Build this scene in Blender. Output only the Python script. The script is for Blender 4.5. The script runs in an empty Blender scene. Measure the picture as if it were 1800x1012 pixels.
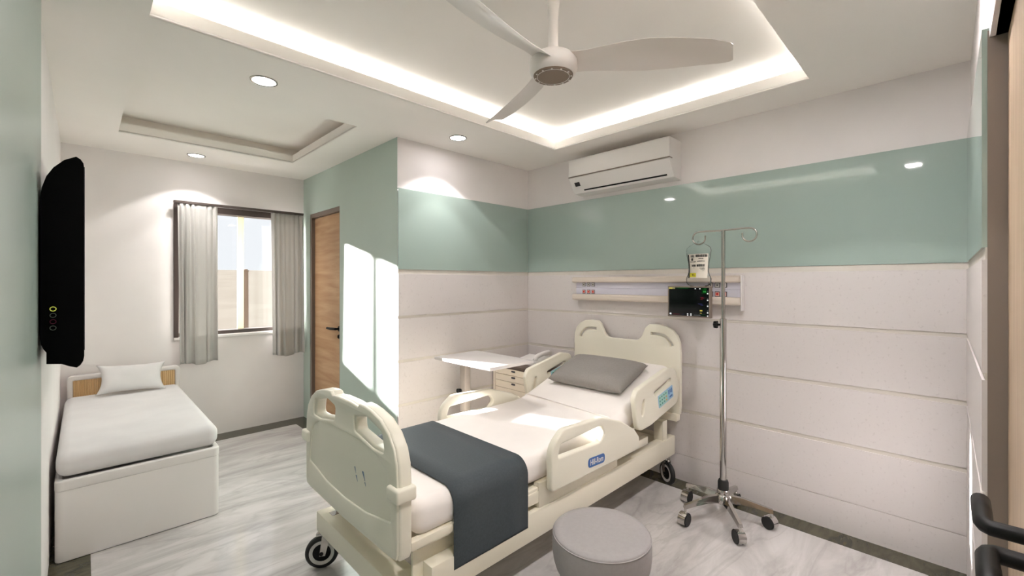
import bpy, bmesh, math, random
from mathutils import Matrix, Vector, Euler
R = math.radians
PI = math.pi
random.seed(4)
scene = bpy.context.scene
COL = scene.collection

# ------------------------------------------------------------------ materials
def lin(r, g, b):
    def f(c):
        c /= 255.0
        return c / 12.92 if c <= 0.04045 else ((c + 0.055) / 1.055) ** 2.4
    return (f(r), f(g), f(b), 1.0)

def pbr(name, col, rough=0.5, metal=0.0, spec=0.5, coat=0.0, emit=None, estr=0.0):
    m = bpy.data.materials.new(name)
    m.use_nodes = True
    b = m.node_tree.nodes['Principled BSDF']
    b.inputs['Base Color'].default_value = col
    b.inputs['Roughness'].default_value = rough
    b.inputs['Metallic'].default_value = metal
    b.inputs['Specular IOR Level'].default_value = spec
    b.inputs['Coat Weight'].default_value = coat
    if emit:
        b.inputs['Emission Color'].default_value = emit
        b.inputs['Emission Strength'].default_value = estr
    return m

def noise_col(m, c1, c2, scale=4, detail=4, stretch=(1, 1, 1), rot=(0, 0, 0), lo=0.35, hi=0.65, distort=0.0, bump=0.0, bscale=None):
    nt = m.node_tree
    b = nt.nodes['Principled BSDF']
    tc = nt.nodes.new('ShaderNodeTexCoord')
    mp = nt.nodes.new('ShaderNodeMapping')
    mp.inputs['Scale'].default_value = stretch
    mp.inputs['Rotation'].default_value = rot
    nz = nt.nodes.new('ShaderNodeTexNoise')
    nz.inputs['Scale'].default_value = scale
    nz.inputs['Detail'].default_value = detail
    nz.inputs['Distortion'].default_value = distort
    rp = nt.nodes.new('ShaderNodeValToRGB')
    rp.color_ramp.elements[0].position = lo
    rp.color_ramp.elements[1].position = hi
    rp.color_ramp.elements[0].color = c1
    rp.color_ramp.elements[1].color = c2
    nt.links.new(tc.outputs['Object'], mp.inputs['Vector'])
    nt.links.new(mp.outputs['Vector'], nz.inputs['Vector'])
    nt.links.new(nz.outputs['Fac'], rp.inputs['Fac'])
    nt.links.new(rp.outputs['Color'], b.inputs['Base Color'])
    if bump:
        bp = nt.nodes.new('ShaderNodeBump')
        bp.inputs['Strength'].default_value = bump
        bp.inputs['Distance'].default_value = 0.01
        nt.links.new(nz.outputs['Fac'], bp.inputs['Height'])
        nt.links.new(bp.outputs['Normal'], b.inputs['Normal'])
    return m

M = {}
M['wall'] = noise_col(pbr('wall_paint', (0.8, 0.77, 0.73, 1), 0.7, spec=0.3), (0.77, 0.735, 0.73, 1), (0.80, 0.765, 0.76, 1), 3)
M['ceil'] = noise_col(pbr('ceiling_paint', (0.8, 0.78, 0.74, 1), 0.8, spec=0.2), (0.86, 0.825, 0.79, 1), (0.88, 0.845, 0.81, 1), 2)
M['greenpaint'] = noise_col(pbr('green_paint', (0.33, 0.47, 0.385, 1), 0.5, spec=0.35), (0.445, 0.54, 0.49, 1), (0.465, 0.56, 0.51, 1), 2)
M['greenglass'] = noise_col(pbr('green_glass_cladding', (0.29, 0.43, 0.35, 1), 0.04, spec=0.5, coat=0.0), (0.335, 0.42, 0.385, 1), (0.35, 0.435, 0.40, 1), 1.5)
M['greengloss'] = noise_col(pbr('green_satin_cladding', (0.29, 0.43, 0.35, 1), 0.3, spec=0.3), (0.335, 0.42, 0.385, 1), (0.35, 0.435, 0.40, 1), 1.5)
M['panel'] = noise_col(pbr('white_laminate', (0.8, 0.77, 0.74, 1), 0.35, spec=0.4), (0.575, 0.535, 0.53, 1), (0.645, 0.605, 0.60, 1), 60, 6, lo=0.28, hi=0.40)
M['strip'] = noise_col(pbr('beige_groove_strip', (0.66, 0.61, 0.52, 1), 0.5), (0.60, 0.562, 0.515, 1), (0.65, 0.61, 0.56, 1), 8)

def marble(name, base, vein, rough, scale):
    m = pbr(name, base, rough, spec=0.5)
    nt = m.node_tree
    b = nt.nodes['Principled BSDF']
    tc = nt.nodes.new('ShaderNodeTexCoord')
    mp = nt.nodes.new('ShaderNodeMapping')
    mp.inputs['Rotation'].default_value = (0, 0, R(28))
    mp.inputs['Scale'].default_value = (0.55, 2.1, 1)
    n1 = nt.nodes.new('ShaderNodeTexNoise'); n1.inputs['Scale'].default_value = scale; n1.inputs['Detail'].default_value = 9
    n1.inputs['Roughness'].default_value = 0.62; n1.inputs['Distortion'].default_value = 1.2
    n2 = nt.nodes.new('ShaderNodeTexNoise'); n2.inputs['Scale'].default_value = scale * 0.55; n2.inputs['Detail'].default_value = 8
    n2.inputs['Distortion'].default_value = 2.2
    r1 = nt.nodes.new('ShaderNodeValToRGB')
    r1.color_ramp.elements[0].position = 0.30; r1.color_ramp.elements[0].color = vein
    r1.color_ramp.elements[1].position = 0.62; r1.color_ramp.elements[1].color = base
    ab = nt.nodes.new('ShaderNodeMath'); ab.operation = 'SUBTRACT'; ab.inputs[1].default_value = 0.5
    ab2 = nt.nodes.new('ShaderNodeMath'); ab2.operation = 'ABSOLUTE'
    r2 = nt.nodes.new('ShaderNodeValToRGB')
    r2.color_ramp.elements[0].position = 0.0; r2.color_ramp.elements[0].color = (0.72, 0.71, 0.70, 1)
    r2.color_ramp.elements[1].position = 0.035; r2.color_ramp.elements[1].color = (1, 1, 1, 1)
    mx = nt.nodes.new('ShaderNodeMix'); mx.data_type = 'RGBA'; mx.blend_type = 'MULTIPLY'; mx.inputs[0].default_value = 0.42
    L = nt.links.new
    L(tc.outputs['Object'], mp.inputs['Vector'])
    L(mp.outputs['Vector'], n1.inputs['Vector']); L(mp.outputs['Vector'], n2.inputs['Vector'])
    L(n1.outputs['Fac'], r1.inputs['Fac'])
    L(n2.outputs['Fac'], ab.inputs[0]); L(ab.outputs[0], ab2.inputs[0]); L(ab2.outputs[0], r2.inputs['Fac'])
    L(r1.outputs['Color'], mx.inputs[6]); L(r2.outputs['Color'], mx.inputs[7])
    L(mx.outputs[2], b.inputs['Base Color'])
    return m
M['floor'] = marble('grey_marble', (0.585, 0.565, 0.56, 1), (0.40, 0.383, 0.375, 1), 0.11, 2.4)
M['border'] = marble('dark_green_marble', (0.085, 0.078, 0.048, 1), (0.035, 0.034, 0.022, 1), 0.2, 7)
nb = M['border'].node_tree.nodes
for n in nb:
    if n.type == 'MIX': n.inputs[0].default_value = 0.3

def wood(name, c1, c2, axis, rough=0.4):
    m = pbr(name, c1, rough, spec=0.35)
    st = {'y': (6, 0.6, 6), 'z': (9, 9, 0.5), 'x': (0.6, 6, 6)}[axis]
    return noise_col(m, c1, c2, 3.2, 8, st, lo=0.3, hi=0.72, distort=0.5)
M['doorwood'] = wood('oak_door_veneer', lin(168, 130, 95), lin(196, 162, 126), 'y')
M['leafwood'] = wood('pale_oak_veneer', lin(172, 148, 122), lin(196, 174, 150), 'z')
M['bedwood'] = wood('ribbed_oak', lin(205, 170, 122), lin(228, 198, 152), 'z')
M['frame'] = pbr('brown_grey_frame', lin(128, 115, 105), 0.45)
M['doorframe'] = pbr('brown_grey_door_frame', lin(118, 104, 95), 0.4)
M['winframe'] = pbr('dark_brown_aluminium', lin(62, 52, 48), 0.4)  # brown deepened to carry the shade on the window head
M['track'] = pbr('charcoal_curtain_track', lin(78, 68, 64), 0.45)
M['black'] = pbr('black_metal', (0.003, 0.003, 0.003, 1), 0.5, spec=0.25)
M['tv'] = pbr('black_plastic', (0.001, 0.001, 0.0012, 1), 0.7, spec=0.08)
M['screen'] = pbr('black_glass', (0.003, 0.003, 0.004, 1), 0.08)
M['cream'] = noise_col(pbr('cream_plastic', (0.76, 0.73, 0.60, 1), 0.38), (0.76, 0.73, 0.625, 1), (0.78, 0.75, 0.645, 1), 2)
M['creamframe'] = noise_col(pbr('cream_metal', (0.73, 0.69, 0.55, 1), 0.42), (0.78, 0.735, 0.615, 1), (0.80, 0.755, 0.635, 1), 2)
M['sheet'] = noise_col(pbr('white_sheet', (0.80, 0.765, 0.74, 1), 0.8, spec=0.2), (0.79, 0.75, 0.725, 1), (0.82, 0.78, 0.755, 1), 5)
M['linen'] = noise_col(pbr('white_linen', (0.80, 0.79, 0.78, 1), 0.8, spec=0.2), (0.68, 0.67, 0.67, 1), (0.71, 0.70, 0.70, 1), 6, bump=0.05)
M['blanket'] = noise_col(pbr('blue_grey_blanket', (0.085, 0.105, 0.115, 1), 0.7, spec=0.3), (0.050, 0.062, 0.071, 1), (0.058, 0.071, 0.081, 1), 120)
M['taupe'] = noise_col(pbr('taupe_cotton', (0.33, 0.31, 0.285, 1), 0.8, spec=0.2), (0.255, 0.237, 0.226, 1), (0.275, 0.257, 0.245, 1), 90)
M['stool'] = noise_col(pbr('grey_leatherette', (0.40, 0.38, 0.375, 1), 0.5, spec=0.35), (0.295, 0.277, 0.277, 1), (0.31, 0.292, 0.292, 1), 70)
M['white'] = pbr('white_plastic', (0.72, 0.695, 0.68, 1), 0.35)
M['sofawhite'] = noise_col(pbr('white_lacquer', (0.75, 0.735, 0.715, 1), 0.3), (0.745, 0.73, 0.71, 1), (0.76, 0.745, 0.725, 1), 2)
M['fan'] = pbr('pearl_white_plastic', (0.72, 0.68, 0.65, 1), 0.35)
M['fandisc'] = pbr('taupe_hub_disc', lin(125, 108, 92), 0.5)
M['chrome'] = pbr('chrome', (0.58, 0.56, 0.54, 1), 0.09, 1.0)
M['steel'] = pbr('brushed_steel', (0.45, 0.43, 0.40, 1), 0.25, 1.0)
M['darkchrome'] = pbr('dark_chrome', (0.30, 0.27, 0.24, 1), 0.18, 1.0)
M['rubber'] = pbr('black_rubber', (0.012, 0.012, 0.012, 1), 0.55)
M['greyrim'] = pbr('grey_wheel_rim', (0.60, 0.59, 0.58, 1), 0.4)
M['lavender'] = pbr('lavender_panel', lin(205, 203, 216), 0.45)
M['ledge'] = pbr('cream_ledge', lin(208, 197, 186), 0.5)
M['charc'] = pbr('charcoal_plastic', lin(70, 68, 72), 0.5)
M['red'] = pbr('red_plastic', lin(190, 40, 40), 0.5)
M['redpale'] = pbr('pale_red_plastic', lin(225, 165, 155), 0.5)
M['offwhite'] = pbr('off_white_plastic', lin(215, 212, 210), 0.5)
M['cabinet'] = pbr('cream_lacquer', lin(232, 220, 203), 0.45)
M['column'] = pbr('grey_column_paint', lin(150, 141, 136), 0.4)
M['browntop'] = pbr('dark_brown_top', lin(92, 78, 70), 0.35)
M['tabletop'] = pbr('white_table_laminate', lin(208, 204, 202), 0.25)
M['blue'] = pbr('blue_badge', lin(62, 104, 166), 0.4)
M['teal'] = pbr('pale_teal_keys', lin(160, 205, 196), 0.45)
M['tealdark'] = pbr('dark_teal_keys', lin(70, 130, 128), 0.45)
M['lblue'] = pbr('pale_blue_pad', lin(150, 190, 222), 0.45)
M['orange'] = pbr('orange_key', lin(225, 150, 90), 0.45)
M['markblue'] = pbr('grey_blue_mark', lin(96, 118, 140), 0.45)
M['ink'] = pbr('black_ink', (0.012, 0.011, 0.010, 1), 0.6)
M['paper'] = pbr('paper_label', lin(238, 228, 216), 0.6)
M['yellow'] = pbr('yellow_sticker', lin(235, 225, 40), 0.5)
M['boundary'] = pbr('sand', (0.62, 0.55, 0.46, 1), 1.0, spec=0.0)
M['upright'] = pbr('brown_upright', lin(118, 100, 84), 0.8)

def emis(name, col, s):
    m = bpy.data.materials.new(name); m.use_nodes = True
    nt = m.node_tree
    nt.nodes.clear()
    e = nt.nodes.new('ShaderNodeEmission'); e.inputs['Color'].default_value = col; e.inputs['Strength'].default_value = s
    o = nt.nodes.new('ShaderNodeOutputMaterial'); nt.links.new(e.outputs[0], o.inputs[0])
    return m
LED_STRENGTH = 11.0
M['led'] = emis('cool_led', (0.93, 0.985, 1.0, 1), LED_STRENGTH)
M['lamp'] = emis('lamp_diffuser', (1.0, 0.935, 0.935, 1), 185.0)
M['lampdim'] = emis('dim_lamp_diffuser', (1.0, 0.935, 0.935, 1), 12.0)
M['lamplow'] = emis('low_lamp_diffuser', (1.0, 0.935, 0.935, 1), 32.0)
M['lampmid'] = emis('mid_lamp_diffuser', (1.0, 0.935, 0.935, 1), 62.0)
M['scrgreen'] = emis('screen_green', (0.05, 0.40, 0.07, 1), 0.4)
M['scrdark'] = emis('screen_dark_green', (0.008, 0.08, 0.014, 1), 0.16)
M['scrred'] = emis('screen_red', (0.35, 0.02, 0.04, 1), 0.25)
M['scrblue'] = emis('screen_blue', (0.08, 0.09, 0.3, 1), 0.3)
M['scryel'] = emis('screen_yellow', (0.60, 0.52, 0.10, 1), 0.5)
M['scrwhite'] = emis('screen_white', (0.8, 0.8, 0.78, 1), 0.55)
M['scrgrey'] = emis('screen_grey', (0.16, 0.17, 0.17, 1), 0.4)
M['icony'] = emis('icon_green', (0.28, 0.30, 0.05, 1), 0.8)
M['icong'] = emis('icon_grey', (0.035, 0.04, 0.03, 1), 0.7)
M['iconr'] = emis('icon_red', (0.03, 0.006, 0.01, 1), 0.7)

def thin_clear(name, tint, gloss_rough, ior):
    m = bpy.data.materials.new(name); m.use_nodes = True
    nt = m.node_tree; nt.nodes.clear()
    t = nt.nodes.new('ShaderNodeBsdfTransparent'); t.inputs[0].default_value = tint
    g = nt.nodes.new('ShaderNodeBsdfGlossy'); g.inputs['Roughness'].default_value = gloss_rough
    f = nt.nodes.new('ShaderNodeFresnel'); f.inputs['IOR'].default_value = ior
    x = nt.nodes.new('ShaderNodeMixShader'); o = nt.nodes.new('ShaderNodeOutputMaterial')
    nt.links.new(f.outputs[0], x.inputs[0]); nt.links.new(t.outputs[0], x.inputs[1]); nt.links.new(g.outputs[0], x.inputs[2])
    nt.links.new(x.outputs[0], o.inputs[0])
    return m
M['pane'] = thin_clear('window_glass', (0.97, 0.98, 0.98, 1), 0.02, 1.25)
M['bag'] = thin_clear('clear_soft_plastic', (0.965, 0.975, 0.975, 1), 0.10, 1.2)

def translucent(name, col, f):
    m = bpy.data.materials.new(name); m.use_nodes = True
    nt = m.node_tree; nt.nodes.clear()
    d = nt.nodes.new('ShaderNodeBsdfDiffuse'); d.inputs[0].default_value = col
    t = nt.nodes.new('ShaderNodeBsdfTranslucent'); t.inputs[0].default_value = col
    x = nt.nodes.new('ShaderNodeMixShader'); x.inputs[0].default_value = f
    o = nt.nodes.new('ShaderNodeOutputMaterial')
    nt.links.new(d.outputs[0], x.inputs[1]); nt.links.new(t.outputs[0], x.inputs[2]); nt.links.new(x.outputs[0], o.inputs[0])
    return m
M['curtain'] = translucent('grey_curtain_cloth', (0.54, 0.525, 0.505, 1), 0.10)
M['mullion'] = translucent('cream_translucent_strip', (0.72, 0.68, 0.54, 1), 0.28)

# ------------------------------------------------------------------ mesh builder
class MB:
    def __init__(self):
        self.bm = bmesh.new(); self.n = 0
    def _mark(self, mi):
        for f in self.bm.faces:
            if not f.tag:
                f.tag = True; f.material_index = mi
    def merge(self, other, mat=None, mi=0):
        me = bpy.data.meshes.new('t'); other.to_mesh(me); other.free()
        if mat is not None: me.transform(mat)
        self.addmesh(me, None, mi)
        return self
    def addmesh(self, me, mat=None, mi=0):
        if mat is not None: me.transform(mat)
        self.bm.from_mesh(me)
        for f in self.bm.faces:
            pass
        self.bm.faces.ensure_lookup_table()
        for i in range(self.n, len(self.bm.faces)):
            self.bm.faces[i].material_index = mi
        self.n = len(self.bm.faces)
        bpy.data.meshes.remove(me)
        return self
    def box(self, a, b, bev=0.0, seg=2, mi=0, mat=None):
        t = bmesh.new()
        bmesh.ops.create_cube(t, size=1)
        lo = [min(a[i], b[i]) for i in range(3)]; hi = [max(a[i], b[i]) for i in range(3)]
        for v in t.verts:
            v.co = Vector([(lo[i] + hi[i]) / 2 + v.co[i] * (hi[i] - lo[i]) for i in range(3)])
        if bev > 0:
            bev = min(bev, 0.49 * min(hi[i] - lo[i] for i in range(3)))
            bmesh.ops.bevel(t, geom=t.edges[:], offset=bev, segments=seg, profile=0.5, affect='EDGES')
        return self.merge(t, mat, mi)
    def hexa(self, bot, top, mi=0):
        t = bmesh.new()
        v = [t.verts.new(p) for p in bot] + [t.verts.new(p) for p in top]
        t.faces.new(v[0:4][::-1]); t.faces.new(v[4:8])
        for i in range(4):
            t.faces.new([v[i], v[(i + 1) % 4], v[4 + (i + 1) % 4], v[4 + i]])
        bmesh.ops.recalc_face_normals(t, faces=t.faces[:])
        return self.merge(t, None, mi)
    def cyl(self, p, q, r, r2=None, seg=24, mi=0, caps=True):
        p = Vector(p); q = Vector(q); d = q - p
        t = bmesh.new()
        bmesh.ops.create_cone(t, cap_ends=caps, segments=seg, radius1=r, radius2=r if r2 is None else r2, depth=d.length)
        mat = Matrix.Translation((p + q) / 2) @ d.to_track_quat('Z', 'Y').to_matrix().to_4x4()
        return self.merge(t, mat, mi)
    def lathe(self, prof, seg=32, mi=0, mat=None):
        t = bmesh.new()
        rings = []
        for r, z in prof:
            if r < 1e-5:
                rings.append([t.verts.new((0, 0, z))])
            else:
                rings.append([t.verts.new((r * math.cos(2 * PI * i / seg), r * math.sin(2 * PI * i / seg), z)) for i in range(seg)])
        for a, b in zip(rings, rings[1:]):
            for i in range(seg):
                j = (i + 1) % seg
                if len(a) == 1 and len(b) == 1: continue
                if len(a) == 1: t.faces.new((a[0], b[i], b[j]))
                elif len(b) == 1: t.faces.new((a[i], a[j], b[0]))
                else: t.faces.new((a[i], a[j], b[j], b[i]))
        bmesh.ops.recalc_face_normals(t, faces=t.faces[:])
        return self.merge(t, mat, mi)
    def torus(self, c, axis, Rr, r, seg=32, s2=10, mi=0):
        t = bmesh.new()
        vs = []
        for i in range(seg):
            a = 2 * PI * i / seg
            vs.append([t.verts.new(((Rr + r * math.cos(2 * PI * k / s2)) * math.cos(a), (Rr + r * math.cos(2 * PI * k / s2)) * math.sin(a), r * math.sin(2 * PI * k / s2))) for k in range(s2)])
        for i in range(seg):
            for k in range(s2):
                t.faces.new((vs[i][k], vs[(i + 1) % seg][k], vs[(i + 1) % seg][(k + 1) % s2], vs[i][(k + 1) % s2]))
        mat = Matrix.Translation(c) @ Vector(axis).to_track_quat('Z', 'Y').to_matrix().to_4x4()
        return self.merge(t, mat, mi)
    def tube(self, pts, r, seg=12, mi=0, closed=False):
        pts = [Vector(p) for p in pts]
        t = bmesh.new(); rings = []
        n = len(pts); up = None
        for i, p in enumerate(pts):
            if i == 0: d = pts[1] - p
            elif i == n - 1: d = p - pts[i - 1]
            else: d = (pts[i + 1] - p).normalized() + (p - pts[i - 1]).normalized()
            d.normalize()
            if up is None:
                up = Vector((0, 0, 1)) if abs(d.z) < 0.9 else Vector((1, 0, 0))
            u = (up - d * up.dot(d)).normalized(); w = d.cross(u); up = u
            rr = r[i] if isinstance(r, (list, tuple)) else r
            rings.append([t.verts.new(p + rr * (math.cos(2 * PI * k / seg) * u + math.sin(2 * PI * k / seg) * w)) for k in range(seg)])
        for a, b in zip(rings, rings[1:]):
            for k in range(seg):
                t.faces.new((a[k], a[(k + 1) % seg], b[(k + 1) % seg], b[k]))
        t.faces.new(rings[0][::-1]); t.faces.new(rings[-1])
        bmesh.ops.recalc_face_normals(t, faces=t.faces[:])
        return self.merge(t, None, mi)
    def plate(self, outer, holes, thick, bev, mat, mi=0, res=2):
        cu = bpy.data.curves.new('t', 'CURVE'); cu.dimensions = '2D'; cu.fill_mode = 'BOTH'
        bev = min(bev, thick * 0.49)
        cu.extrude = thick / 2 - bev; cu.bevel_depth = bev; cu.bevel_resolution = res; cu.offset = -bev
        for pl in [outer] + list(holes):
            s = cu.splines.new('POLY'); s.points.add(len(pl) - 1)
            for q, p in zip(s.points, pl): q.co = (p[0], p[1], 0, 1)
            s.use_cyclic_u = True
        ob = bpy.data.objects.new('t', cu); COL.objects.link(ob)
        dg = bpy.context.evaluated_depsgraph_get(); dg.update()
        me = bpy.data.meshes.new_from_object(ob.evaluated_get(dg))
        bpy.data.objects.remove(ob); bpy.data.curves.remove(cu)
        t = bmesh.new(); t.from_mesh(me); bpy.data.meshes.remove(me)
        t.transform(mat)
        bmesh.ops.remove_doubles(t, verts=t.verts[:], dist=1e-5)
        bmesh.ops.recalc_face_normals(t, faces=t.faces[:])
        return self.merge(t, None, mi)
    def grid(self, fn, nu, nv, mi=0, closed_v=False):
        t = bmesh.new()
        g = [[t.verts.new(fn(i / nu, j / nv)) for j in range(nv + (0 if closed_v else 1))] for i in range(nu + 1)]
        m = nv if closed_v else nv
        for i in range(nu):
            for j in range(m):
                k = (j + 1) % len(g[0]) if closed_v else j + 1
                t.faces.new((g[i][j], g[i + 1][j], g[i + 1][k], g[i][k]))
        return self.merge(t, None, mi)
    def text(self, s, size, depth, mat, mi=0, align='CENTER'):
        cu = bpy.data.curves.new('t', 'FONT'); cu.body = s; cu.size = size; cu.extrude = depth
        cu.align_x = align; cu.align_y = 'CENTER'
        cu.offset = size * 0.012
        ob = bpy.data.objects.new('t', cu); COL.objects.link(ob)
        dg = bpy.context.evaluated_depsgraph_get(); dg.update()
        me = bpy.data.meshes.new_from_object(ob.evaluated_get(dg))
        bpy.data.objects.remove(ob); bpy.data.curves.remove(cu)
        return self.addmesh(me, mat, mi)
    def build(self, name, mats, parent=None, smooth=True, ang=38):
        me = bpy.data.meshes.new(name)
        self.bm.to_mesh(me); self.bm.free()
        for m in (mats if isinstance(mats, (list, tuple)) else [mats]): me.materials.append(M[m])
        if smooth:
            me.shade_smooth(); me.set_sharp_from_angle(angle=R(ang))
        o = bpy.data.objects.new(name, me); COL.objects.link(o)
        if parent is not None:
            o.parent = parent
            o.matrix_parent_inverse = Matrix.Identity(4)
            o.matrix_basis = gmat(parent).inverted()
        return o

def gmat(o):
    m = o.matrix_basis.copy()
    p = o.parent
    while p:
        m = p.matrix_basis @ m; p = p.parent
    return m

def tag(o, label, cat, group=None, kind=None):
    o['label'] = label; o['category'] = cat
    if group: o['group'] = group
    if kind: o['kind'] = kind
    return o
def thing(name, loc, label, cat, group=None):
    o = bpy.data.objects.new(name, None); COL.objects.link(o)
    o.location = loc; o.empty_display_size = 0.05
    o.matrix_basis = Matrix.Translation(loc)
    return tag(o, label, cat, group)
def struct(o, label=None, cat=None):
    o['kind'] = 'structure'
    if label: o['label'] = label
    if cat: o['category'] = cat
    return o
def copy_tree(o, parent=None, dm=None):
    c = o.copy(); COL.objects.link(c)
    if parent is not None: c.parent = parent
    for ch in list(o.children): copy_tree(ch, c)
    return c

def arc_pts(pts, n=5):
    """polygon corners (x, y, radius) -> rounded outline"""
    out = []
    N = len(pts)
    for i in range(N):
        p = Vector(pts[i][:2]); r = pts[i][2] if len(pts[i]) > 2 else 0
        a = Vector(pts[i - 1][:2]); b = Vector(pts[(i + 1) % N][:2])
        if r <= 0: out.append(tuple(p)); continue
        u = (a - p); w = (b - p); lu = u.length; lw = w.length; u.normalize(); w.normalize()
        half = math.acos(max(-1, min(1, u.dot(w)))) / 2
        d = min(r / math.tan(half), lu * 0.49, lw * 0.49)
        p1 = p + u * d; p2 = p + w * d
        for k in range(n + 1):
            t = k / n
            out.append(tuple((1 - t) ** 2 * p1 + 2 * t * (1 - t) * p + t * t * p2))
    return out
def spline(pts, n=6, closed=False):
    P = [Vector(p) for p in pts]; out = []
    N = len(P)
    for i in range(N if closed else N - 1):
        p0 = P[(i - 1) % N] if (closed or i > 0) else P[i]
        p1 = P[i]; p2 = P[(i + 1) % N]
        p3 = P[(i + 2) % N] if (closed or i + 2 < N) else p2
        for k in range(n):
            t = k / n
            out.append(0.5 * (2 * p1 + (p2 - p0) * t + (2 * p0 - 5 * p1 + 4 * p2 - p3) * t * t + (3 * p1 - p0 - 3 * p2 + p3) * t ** 3))
    if not closed: out.append(P[-1])
    return [tuple(v) for v in out]

def YZ(x):   # plate (u,v,w) -> (x + w, u, v)
    return Matrix(((0, 0, 1, x), (1, 0, 0, 0), (0, 1, 0, 0), (0, 0, 0, 1)))
def XZ(y):   # plate (u,v,w) -> (u, y + w, v)
    return Matrix(((1, 0, 0, 0), (0, 0, 1, y), (0, 1, 0, 0), (0, 0, 0, 1)))
def XY(z):
    return Matrix.Translation((0, 0, z))

# ------------------------------------------------------------------ room shell
H = 2.6
XH, YP, XD, YW, XL, YR = 3.2, 3.024, 1.732, 5.029, -0.1265, -0.0557
def yr(x, t=0.0):            # surface of the wall that holds the double door
    return -0.0557 - (XH - x) * 0.0098 + t
fl = MB(); fl.box((XL - .15, -.45, -.1), (XH + .15, YW + .3, 0))
struct(fl.build('floor', 'floor'), 'polished pale grey veined marble floor', 'floor')
b = MB()
b.box((XH - .16, YR - .02, 0), (XH, YP, .0015)); b.box((XD, YP - .15, 0), (XH - .16, YP, .0015))
b.box((XD - .147, YP - .15, 0), (XD, YW, .0015)); b.box((XL, YW - .207, 0), (XD - .147, YW, .0015))
b.box((XL, YR, 0), (.03, YW - .207, .0015)); b.box((.03, YR - .03, 0), (XH - .16, YR + .15, .0015))
struct(b.build('trim_1', 'border', smooth=False), 'dark green marble floor border along the walls', 'floor border')

T1 = (0.20, 2.868, 0.565, 2.388)
T2 = (0.19, 1.412, 3.022, 4.387)
def rect(x0, x1, y0, y1): return [(x0, y0), (x1, y0), (x1, y1), (x0, y1)]
c = MB()
c.plate(rect(XL - .12, XH + .12, -.4, YW + .25), [rect(*T1), rect(*T2)], 0.016, 0.0, XY(H + .008))
PK = 0.082; LIP = 0.012; FZ = 2.676; TZ = 2.749
for (x0, x1, y0, y1) in (T1, T2):
    c.box((x0 - LIP, y0 - LIP, H + .015), (x0, y1 + LIP, FZ)); c.box((x1, y0 - LIP, H + .015), (x1 + LIP, y1 + LIP, FZ))
    c.box((x0, y0 - LIP, H + .015), (x1, y0, FZ)); c.box((x0, y1, H + .015), (x1, y1 + LIP, FZ))
    a, d, e, f = x0 - PK, x1 + PK, y0 - PK, y1 + PK
    c.box((a - .03, e - .03, H + .01), (a, f + .03, TZ + .01)); c.box((d, e - .03, H + .01), (d + .03, f + .03, TZ + .01))
    c.box((a, e - .03, H + .01), (d, e, TZ + .01)); c.box((a, f, H + .01), (d, f + .03, TZ + .01))
c.box((XL - .12, -.4, TZ), (XH + .12, YW + .25, TZ + .06))
struct(c.build('ceiling', 'ceil', smooth=False), 'off white plasterboard ceiling with two recessed trays', 'ceiling')

w = MB(); w.box((XH, -.25, 0), (XH + .12, YP + .15, H + .01))
struct(w.build('wall_head', 'wall'), 'off white wall behind the hospital bed', 'wall')
w = MB(); w.box((XD + .05, YP, 0), (XH + .12, YP + .12, H + .01)); w.box((XD + .001, YP, 0), (XD + .05, YP + .06, H + .01))
struct(w.build('wall_niche', 'wall'), 'short off white wall beside the bedside cabinet', 'wall')
# bathroom wall with door opening
DY0, DY1, DZ = 4.085, 4.839, 2.2
w = MB(); w.box((XD, YP + .0005, 0), (XD + .12, DY0, H + .01)); w.box((XD, DY1, 0), (XD + .12, YW + .15, H + .01)); w.box((XD, DY0, DZ), (XD + .12, DY1, H + .01))
struct(w.build('wall_bathroom', 'greenpaint', smooth=False), 'sage green wall with the oak door', 'wall')
# window wall
WX0, WX1, WZ0, WZ1 = 0.597, 1.70, 0.972, 2.205
w = MB(); w.box((XL - .12, YW, 0), (WX0, YW + .13, H + .01)); w.box((WX1, YW, 0), (XD + .12, YW + .13, H + .01))
w.box((WX0, YW, 0), (WX1, YW + .13, WZ0)); w.box((WX0, YW, WZ1), (WX1, YW + .13, H + .01))
struct(w.build('wall_back', 'wall', smooth=False), 'off white wall with the curtained window', 'wall')
w = MB(); w.box((XL - .12, -.4, 0), (XL, YW + .13, H + .01))
struct(w.build('wall_left', 'wall'), 'off white wall beside the sofa bed', 'wall')
# front wall with double door opening
EX0, EX1, EZ = 0.22, 1.85, 2.178
w = MB()
def slab(x0, x1, z0, z1, t0, t1, mb):
    mb.hexa([(x0, yr(x0, t1), z0), (x1, yr(x1, t1), z0), (x1, yr(x1, t0), z0), (x0, yr(x0, t0), z0)],
            [(x0, yr(x0, t1), z1), (x1, yr(x1, t1), z1), (x1, yr(x1, t0), z1), (x0, yr(x0, t0), z1)])
slab(EX1, XH + .12, 0, H + .01, -.16, 0, w); slab(XL - .12, EX0, 0, H + .01, -.16, 0, w); slab(EX0, EX1, EZ, H + .01, -.16, 0, w)
struct(w.build('wall_front', 'wall', smooth=False), 'off white wall around the double door', 'wall')

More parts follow.
